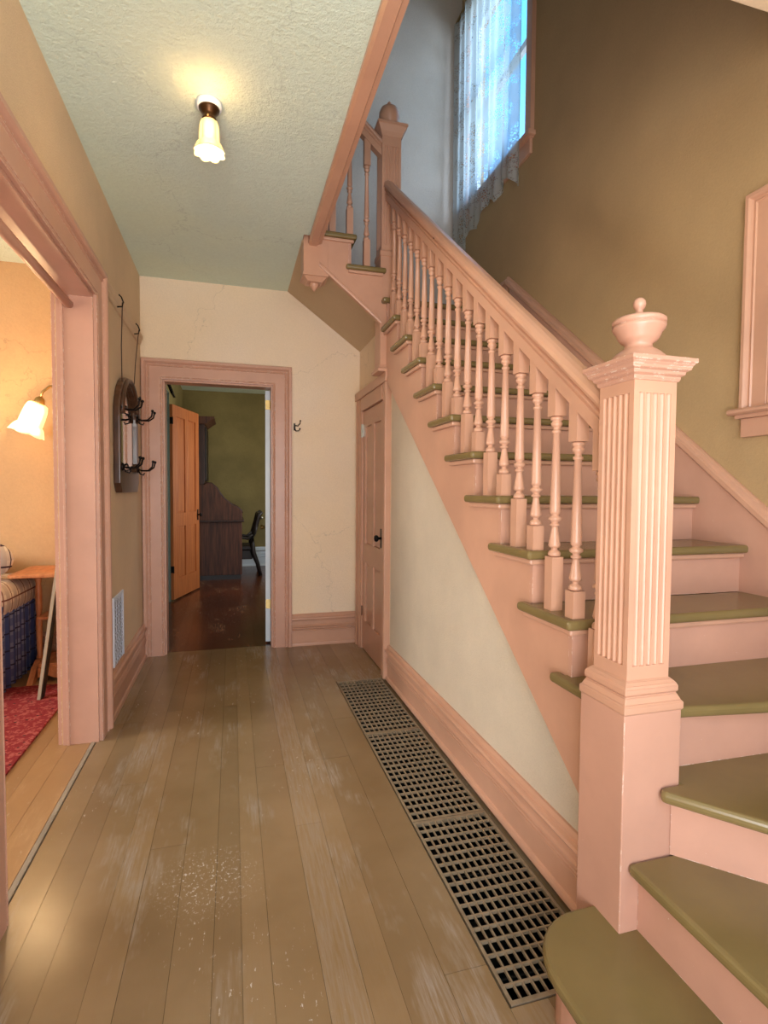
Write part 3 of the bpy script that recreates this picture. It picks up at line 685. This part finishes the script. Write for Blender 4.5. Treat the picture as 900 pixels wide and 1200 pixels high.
obj('cornice', MB().yprism([(-.785, 2.30), (-.385, 2.30), (-.35, 2.33), (-.30, 2.37), (-.26, 2.39), (-.26, 2.41), (-.785, 2.41)], 8.36, 9.2), DESKW, dk)
# chair at the desk
ch = thing('desk_chair', (.27, 8.75, 0), 'black carved wooden chair drawn up to the dark desk', 'chair')
for y in (8.48, 8.98):
    obj('back_post', MB().tube([(.41, y, 0), (.37, y, .18), (.30, y, .36), (.285, y, .50), (.31, y, .66), (.35, y, .80), (.385, y, .94), (.44, y, .99)], [.028, .03, .04, .04, .034, .034, .036, .02], 8), BLACKW, ch)
    obj('leg', MB().tube([(.02, y, 0), (.04, y, .2), (.0, y, .42)], [.018, .02, .028], 8), BLACKW, ch)
    obj('armrest', MB().tube([(.31, y, .66), (.22, y, .58), (.10, y, .60), (.0, y, .66)], .022, 8), BLACKW, ch)
obj('seat', MB().box(-.02, .31, 8.46, 9.0, .40, .47), BLACKW, ch, bevel=.02)
obj('crest_rail', MB().box(.36, .40, 8.46, 9.0, .86, .98), BLACKW, ch, bevel=.012)
obj('seat_skirt', MB().box(.0, .29, 8.48, 8.98, .26, .40), BLACKW, ch, bevel=.01)
obj('knob', MB().ball((.43, 8.46, .90), .022), STEEL, ch)

# ------------------------------------------------------------------ floor grates
def grate(y0, y1, rows, label):
    g = thing('floor_grate', ((.694+1.014)/2, (y0+y1)/2, 0), label, 'floor grate', 'floor grates along the stair wall')
    x0, x1 = .694, 1.014; b = .010
    obj('frame', MB().box(x0, x1, y0, y0+b*1.3, -.014, .001).box(x0, x1, y1-b*1.3, y1, -.014, .001).box(x0, x0+b, y0+b*1.3, y1-b*1.3, -.014, .001).box(x1-b, x1, y0+b*1.3, y1-b*1.3, -.014, .001), GRATE, g)
    l = MB(); cols = 11
    for i in range(1, cols):
        x = x0+b+(x1-x0-2*b)*i/cols; l.box(x-.0025, x+.0025, y0+b, y1-b, -.009, 0)
    for i in range(1, rows):
        y = y0+b+(y1-y0-2*b)*i/rows; l.box(x0+b, x1-b, y-.0032, y+.0032, -.0092, .0004)
    o = obj('lattice', l, GRATE, g); o['kind'] = 'stuff'
    return g
grate(1.20, 1.998, 16, 'cast iron floor grate nearest the newel post, partly under the bottom step')
grate(2.002, 2.812, 16, 'middle one of the three cast iron floor grates along the stair wall')
grate(2.816, 3.642, 15, 'farthest floor grate, ending by the pink closet door')
dt = MB()
dt.box(.680, .692, 1.19, 3.65, -.30, -.016); dt.box(1.016, 1.028, 1.19, 3.65, -.30, -.016); dt.box(.68, 1.028, 1.19, 3.65, -.31, -.30)
dt.box(.68, 1.028, 1.184, 1.196, -.30, -.016); dt.box(.68, 1.028, 3.646, 3.658, -.30, -.016)
for k in range(6): dt.box(.692, 1.016, 1.3+k*.4, 1.306+k*.4, -.2, -.03)
struct(obj('trim_duct', dt, DUCT), 'dark sheet metal duct below the floor grates')

# ------------------------------------------------------------------ ceiling light
cl_ = thing('ceiling_light', (-.09, 2.476, H), 'small ceiling light with a scalloped cream glass shade', 'ceiling light')
obj('canopy', MB().lathe([(.052, H), (.054, H-.008), (.052, H-.024), (.046, H-.026)], -.09, 2.476, 28), WHITE, cl_)
obj('holder', MB().lathe([(.044, H-.024), (.042, H-.034), (.030, H-.050), (.026, H-.062), (.030, H-.068), (.030, H-.078), (.026, H-.080)], -.09, 2.476, 24), metal('dark_bronze', (66, 44, 24), .35, .8), cl_)
for a in (0.4, 2.5, 4.6): obj('thumbscrew', MB().ball((-.09+.036*math.cos(a), 2.476+.036*math.sin(a), H-.074), .005), BRASS, cl_)
def shade(mb, mat, s=1.0, ribs=8):
    seg = 64
    prof = [(.026, 0, 0), (.036, -.006, .05), (.041, -.025, .10), (.043, -.060, .12), (.044, -.088, .12), (.043, -.092, .10), (.052, -.102, .11), (.060, -.116, .12), (.065, -.130, .14)]
    inner = [(r-.0025, z, a) for r, z, a in reversed(prof)]
    rings = []
    for r, z, amp in prof+inner:
        ring = []
        for i in range(seg):
            a = 2*PI*i/seg; rib = 1+amp*(abs(math.sin(ribs*a/2))-.6); dz = -.006*abs(math.sin(ribs*a/2)) if z < -.11 else 0
            ring.append(mb.bm.verts.new(mat @ (Vector((r*rib*math.cos(a), r*rib*math.sin(a), z+dz))*s)))
        rings.append(ring)
    for a, b in zip(rings, rings[1:]):
        for i in range(seg):
            f = mb.bm.faces.new((a[i], a[(i+1) % seg], b[(i+1) % seg], b[i])); f.smooth = True
    return mb
obj('glass_shade', shade(MB(), Matrix.Translation((-.09, 2.476, H-.078))), SHADE, cl_)
obj('bulb', MB().ball((-.09, 2.476, H-.145), .020, 1, 1, 1.3), BULB, cl_)
light('POINT', 'ceiling_bulb_light', (-.09, 2.476, H-.20), 1.3, (1.0, .78, .45), radius=.03)
light('POINT', 'ceiling_bulb_upglow', (-.09, 2.37, H-.12), 0.9, (1.0, .58, .25), radius=.03)

# ------------------------------------------------------------------ parlour
sc_ = thing('wall_sconce', (-1.18, 4.55, 1.98), 'lit brass wall sconce with a fluted tulip glass shade', 'wall lamp')
obj('backplate', MB().lathe([(.045, 0), (.045, .012), (.02, .03)], seg=20, mat=Matrix.Translation((-1.17, D, 1.97)) @ Matrix.Rotation(PI/2, 4, 'X')), BRASS, sc_)
obj('arm', MB().tube([(-1.17, 4.57, 1.97), (-1.175, 4.50, 2.05), (-1.21, 4.45, 2.085), (-1.27, 4.42, 2.075), (-1.315, 4.41, 2.03), (-1.325, 4.405, 1.99)], .009, 10), BRASS, sc_)
T = Matrix.Translation((-1.33, 4.40, 1.965)) @ Matrix.Rotation(.36, 4, 'Y')
obj('fitter', MB().lathe([(.012, .03), (.03, .015), (.036, -.01), (.036, -.03)], seg=20, mat=T), BRASS, sc_)
obj('glass_shade', shade(MB(), T @ Matrix.Translation((0, 0, -.02)), 1.75, 6), SHADE2, sc_)
light('POINT', 'sconce_bulb_light', (-1.36, 4.25, 1.86), 10, (1.0, .66, .34), radius=.05)

rug = tag(obj('rug', MB().box(-3.6, -1.02, 1.5, 4.06, .0005, .012), RUG, bevel=.004), 'red patterned rug on the parlour floor beyond the left opening', 'rug')
sf = thing('sofa', (-2.5, 4.1, 0), 'blue and cream plaid slipcovered sofa against the parlour wall', 'sofa')
def rounded(x0, x1, y0, y1, z0, z1, r, name, mat, parent):
    return obj(name, MB().box(x0, x1, y0, y1, z0, z1), mat, parent, bevel=r, seg=5, smooth=True)
rounded(-3.4, -1.60, 3.72, 4.5, .10, .42, .03, 'base', PLAIDB, sf)
rounded(-3.4, -1.62, 3.7, 4.3, .42, .58, .06, 'seat_cushion', PLAIDC, sf)
rounded(-3.4, -1.60, 4.30, 4.55, .30, .85, .08, 'backrest', PLAIDC, sf)
rounded(-1.70, -1.365, 3.78, 4.52, .50, .725, .10, 'armrest', PLAIDC, sf); rounded(-3.65, -3.38, 3.72, 4.55, .10, .72, .10, 'armrest', PLAIDC, sf)
sk_ = MB(); n = 26
prev = None
for i in range(n+1):
    y = 3.80+(4.50-3.80)*i/n; off = .006*math.sin(i*1.9); a = (sk_.bm.verts.new((-1.385+off, y, .60)), sk_.bm.verts.new((-1.39+off*3, y, .06)))
    b = (sk_.bm.verts.new((-1.40+off, y, .60)), sk_.bm.verts.new((-1.41+off*3, y, .06)))
    if prev:
        for (p, q) in ((prev[0], a), (prev[1], b)): sk_.bm.faces.new((p[0], p[1], q[1], q[0]))
        sk_.bm.faces.new((prev[0][1], prev[1][1], b[1], a[1]))
    prev = (a, b)
obj('skirt', sk_, PLAIDB, sf, smooth=True)
for x in (-3.3, -1.75):
    for y in (4.12, 4.42): obj('foot', MB().lathe([(.02, 0), (.028, .10)], x, y, 12), BLACKW, sf)
pl = tag(obj('cushion', MB().ball((-1.60, 4.12, .86), .185, 1.0, .5, .70, 20), PLAIDP), 'white plaid cushion resting on the sofa arm', 'cushion')
# side table
tb = thing('side_table', (-1.22, 4.33, 0), 'honey wood trestle side table beside the plaid sofa', 'table')
obj('tabletop', MB().zprism([(-1.45, 4.10), (-1.42, 4.07), (-.95, 4.07), (-.92, 4.10), (-.92, 4.52), (-.95, 4.55), (-1.42, 4.55), (-1.45, 4.52)], .735, .758), HONEY, tb, bevel=.006)
for x in (-1.33, -1.02):
    obj('leg', MB().lathe([(.016, .12), (.022, .14), (.016, .16), (.020, .30), (.022, .40), (.016, .44), (.020, .47), (.022, .62), (.016, .66), (.024, .70), (.024, .735)], x, 4.30, 14), HONEY, tb)
    obj('foot', MB().xprism([(4.08, 0), (4.16, .0), (4.24, .06), (4.36, .06), (4.44, 0), (4.52, 0), (4.42, .09), (4.34, .125), (4.26, .125), (4.18, .09)], x-.018, x+.018), HONEY, tb)
obj('foot', MB().yprism([(-1.385, 0), (-1.35, .0), (-1.30, .06), (-1.30, .12), (-1.34, .12), (-1.37, .05)], 4.27, 4.31), HONEY, tb)
obj('shelf', MB().box(-1.30, -.95, 4.16, 4.46, .10, .125), HONEY, tb, bevel=.004)
obj('apron', MB().yprism([(-1.30, .10), (-.95, .10), (-.95, .03), (-1.0, .045), (-1.06, .02), (-1.12, .045), (-1.18, .02), (-1.24, .045), (-1.30, .03)], 4.15, 4.17), HONEY, tb)
obj('shelf', MB().box(-1.30, -.95, 4.16, 4.46, .43, .45), HONEY, tb, bevel=.004)
# leaning board
lb = thing('leaning_board', (-1.176, 3.776, 0), 'narrow pale-edged board, shade painted dark on its face, leaning behind the pink jamb', 'board')
dx = .31; Lh = 2.22; ang = math.atan2(dx, Lh)
T = Matrix.Translation((-1.176, 3.776, .013)) @ Matrix.Rotation(ang, 4, 'Y')
obj('edge_strip', MB().box(-.010, .008, -.01, .0, 0, math.hypot(dx, Lh), T), BOARDE, lb)
obj('board_face', MB().box(-.008, .014, .0, .06, 0, math.hypot(dx, Lh), T), BOARDD, lb)
# rod under the head of the opening
rd = tag(obj('curtain_rod', MB().tube([(-.795, 1.867, 2.272), (-.795, 3.083, 2.272)], .021, 18), PINK), 'pink painted round rod across the head of the left opening', 'rod')

# ------------------------------------------------------------------ mirror with hooks
mr = thing('hall_mirror', (XL, 3.87, 1.68), 'arched dark wood hall mirror with iron coat hooks on the left wall', 'mirror')
MY0, MY1, MZ0 = 3.54, 4.20, 1.315
def mir_outline(inset):
    y0, y1 = MY0+inset, MY1-inset; z0 = MZ0+inset*(2.9 if inset > 0 else 1); zc = 1.78; cy = (y0+y1)/2; ry = (y1-y0)/2; rz = 2.06-inset-zc
    pts = [(y0+.05, z0), (y1-.05, z0), (y1, z0+.06)]
    pts += [(cy+ry*math.cos(a), zc+rz*math.sin(a)) for a in [i*PI/16 for i in range(17)]]
    pts += [(y0, z0+.06)]
    return pts
o1, o2 = mir_outline(0), mir_outline(.048)
fm = MB(); n = len(o1)
A = [fm.bm.verts.new((XL+.002, u, v)) for u, v in o1]; B = [fm.bm.verts.new((XL+.040, u, v)) for u, v in o1]
C_ = [fm.bm.verts.new((XL+.040, u, v)) for u, v in o2]; E_ = [fm.bm.verts.new((XL+.012, u, v)) for u, v in o2]
for i in range(n):
    k = (i+1) % n
    fm.bm.faces.new((A[i], A[k], B[k], B[i])); fm.bm.faces.new((B[i], B[k], C_[k], C_[i])); fm.bm.faces.new((C_[i], C_[k], E_[k], E_[i]))
fm.bm.faces.new(A)
obj('frame', fm, MIRW, mr, bevel=.006)
obj('mirror_glass', MB().xprism(o2, XL+.012, XL+.022), MIRROR, mr)
obj('crest', MB().tube([(XL+.045, (MY0+MY1)/2+.28*math.cos(a), 1.80+.24*math.sin(a)) for a in [i*PI/12 for i in range(13)]], .016, 8), MIRW, mr)
def hook(y, z, k):
    m = MB(); X = XL+.045
    m.lathe([(.026, 0), (.022, .008), (.006, .014)], seg=12, mat=Matrix.Translation((XL+.040, y, z)) @ Matrix.Rotation(PI/2, 4, 'Y'))
    for s in (-1, 1):
        pts = [(X, y, z), (X+.03, y+s*.012, z-.008), (X+.07, y+s*.028, z-.006), (X+.098, y+s*.045, z+.018), (X+.105, y+s*.052, z+.055)]
        m.tube(pts, .0055, 8); m.ball(pts[-1], .010)
    m.tube([(X, y, z), (X+.012, y, z-.03), (X+.035, y, z-.038), (X+.042, y, z-.022)], .005, 8)
    m.tube([(X, y, z), (X+.01, y-.05*k, z+.02), (X+.008, y-.10*k, z+.012)], .006, 8)
    return obj('coat_hook', m, IRON, mr)
for y, k in ((3.60, -1), (4.14, 1)):
    hook(y, 1.83, k); hook(y, 1.475, k)
for y, hy in ((3.68, 3.61), (4.08, 4.20)):
    obj('hanging_cord', MB().tube([(XL+.05, hy, 2.47), (XL+.035, (hy+y)/2, 2.22), (XL+.03, y, 1.97)], .003, 6), TASSEL, mr)
    hk = MB().tube([(XL+.02, hy, 2.44), (XL+.05, hy, 2.445), (XL+.056, hy, 2.47), (XL+.045, hy, 2.50), (XL+.032, hy, 2.515), (XL+.03, hy, 2.50)], .0045, 6)
    tag(obj('picture_hook', hk, IRON), 'dark picture hook on the rail, %s the left opening' % ('nearest to' if hy < 4 else 'farther from'), 'hook', 'picture hooks holding the hall mirror')
# wall vent
vt = thing('wall_vent', (XL, 3.61, .46), 'pale blue-white ornate register grille low on the left wall', 'vent')
obj('frame', MB().box(XL, XL+.010, 3.46, 3.48, .24, .69).box(XL, XL+.010, 3.74, 3.76, .24, .69).box(XL, XL+.010, 3.48, 3.74, .24, .26).box(XL, XL+.010, 3.48, 3.74, .67, .69), VENTP, vt, bevel=.002)
obj('backing', MB().box(XL-.001, XL+.002, 3.48, 3.74, .26, .67), DUCT, vt)
vm = MB()
for i in range(5):
    for k in range(8):
        y, z = 3.506+i*.052, .285+k*.052
        m = Matrix.Translation((XL+.004, y, z)) @ Matrix.Rotation(PI/2, 4, 'Y')
        # small ring
        seg = 10
        for (r0, r1) in ((.014, .024),):
            a = [vm.bm.verts.new(m @ Vector((r0*math.cos(2*PI*q/seg), r0*math.sin(2*PI*q/seg), .004))) for q in range(seg)]
            b = [vm.bm.verts.new(m @ Vector((r1*math.cos(2*PI*q/seg), r1*math.sin(2*PI*q/seg), .004))) for q in range(seg)]
            for q in range(seg): vm.bm.faces.new((a[q], a[(q+1) % seg], b[(q+1) % seg], b[q]))
        vm.box(XL+.003, XL+.007, y-.003, y+.003, z-.026, z+.026)
o = obj('lattice', vm, VENTP, vt); o['kind'] = 'stuff'
# coat hook on the back wall
hk = thing('coat_hook', (.515, D, 1.87), 'small dark double coat hook on the cream back wall', 'hook')
obj('plate', MB().box(.498, .512, D-.006, D, 1.84, 1.90), IRON, hk, bevel=.002)
obj('prong', MB().tube([(.505, D-.006, 1.885), (.53, D-.03, 1.875), (.545, D-.05, 1.895), (.548, D-.055, 1.915)], .004, 8).ball((.548, D-.055, 1.917), .007), IRON, hk)
obj('prong', MB().tube([(.505, D-.006, 1.86), (.515, D-.02, 1.835), (.535, D-.035, 1.835), (.545, D-.04, 1.85)], .004, 8).ball((.545, D-.04, 1.852), .007), IRON, hk)

# ------------------------------------------------------------------ stair window, lace curtain
w1 = struct(obj('window_1', MB().box(XR-.03, XR+.02, 3.345, 3.42, 3.76, 5.45).box(XR-.03, XR+.02, 4.40, 4.475, 3.76, 5.45).box(XR-.03, XR+.02, 3.345, 4.475, 5.35, 5.45), PINK, bevel=.004), 'tall stair window')
obj('sill', MB().box(XR-.055, XR+.02, 3.325, 4.495, 3.765, 3.80).box(XR-.022, XR, 3.36, 4.46, 3.66, 3.765), PINK, w1, bevel=.006)
sx = XR+.05
obj('sash', MB().box(sx, sx+.035, 3.42, 3.47, 3.80, 5.35).box(sx, sx+.035, 4.35, 4.40, 3.80, 5.35).box(sx, sx+.035, 3.47, 4.35, 3.80, 3.87).box(sx, sx+.035, 3.47, 4.35, 4.54, 4.59).box(sx, sx+.035, 3.47, 4.35, 5.30, 5.35), WHITE, w1)
obj('pane', MB().box(sx+.015, sx+.019, 3.47, 4.35, 3.87, 4.54), GLASS, w1); obj('pane', MB().box(sx+.015, sx+.019, 3.47, 4.35, 4.59, 5.30), GLASS, w1)
cm = MB(); ny, nz = 90, 26; grid = []
for i in range(ny+1):
    row = []; u = i/ny
    for k in range(nz+1):
        v = k/nz; spread = 1-.05*v
        y = 3.40+(4.52-3.40)*u; y = 3.96+(y-3.96)*spread
        zb = 3.40+.10*abs(math.sin(u*PI*3.5))*(1 if u > .0 else 1)+.06*math.sin(u*5)+.06*(1-u)
        z = zb+(5.42-zb)*(1-v) if False else 5.42-(5.42-zb)*v
        x = XR-.085+.020*math.sin(u*30+.8*math.sin(v*2))*(.4+.6*v)+.012*math.sin(u*61)
        row.append(cm.bm.verts.new((x, y, z)))
    grid.append(row)
for i in range(ny):
    for k in range(nz): cm.bm.faces.new((grid[i][k], grid[i+1][k], grid[i+1][k+1], grid[i][k+1]))
cu = thing('lace_curtain', (XR-.085, 3.96, 5.42), 'white lace curtain hanging over the tall stair window', 'curtain')
obj('lace_panel', cm, LACE, cu, smooth=True)
obj('rod', MB().tube([(XR-.085, 3.36, 5.43), (XR-.085, 4.54, 5.43)], .010, 10), BRASS, cu)
# blind window on the right wall with its stool and apron
w2 = struct(obj('window_2', (lambda m: (frame_casing(m, lambda u, v, o: (XR-o, u, v), .75, 1.585, 1.68, 2.40, .115, .032), m)[1])(MB()), PINK), 'pink cased panel on the right wall')
obj('panel', MB().box(XR-.008, XR, .75, 1.585, 1.68, 2.40), PINK, w2)
obj('stool', MB().prism([(0, 1.655), (.045, 1.655), (.055, 1.662), (.055, 1.672), (.045, 1.68), (0, 1.68)], lambda u, v: (XR-u, .60, v), lambda u, v: (XR-u, 1.735, v)).box(XR-.034, XR, .63, 1.715, 1.640, 1.655), PINK, w2)
obj('apron', MB().box(XR-.022, XR, .64, 1.70, 1.565, 1.64), PINK, w2, bevel=.004)
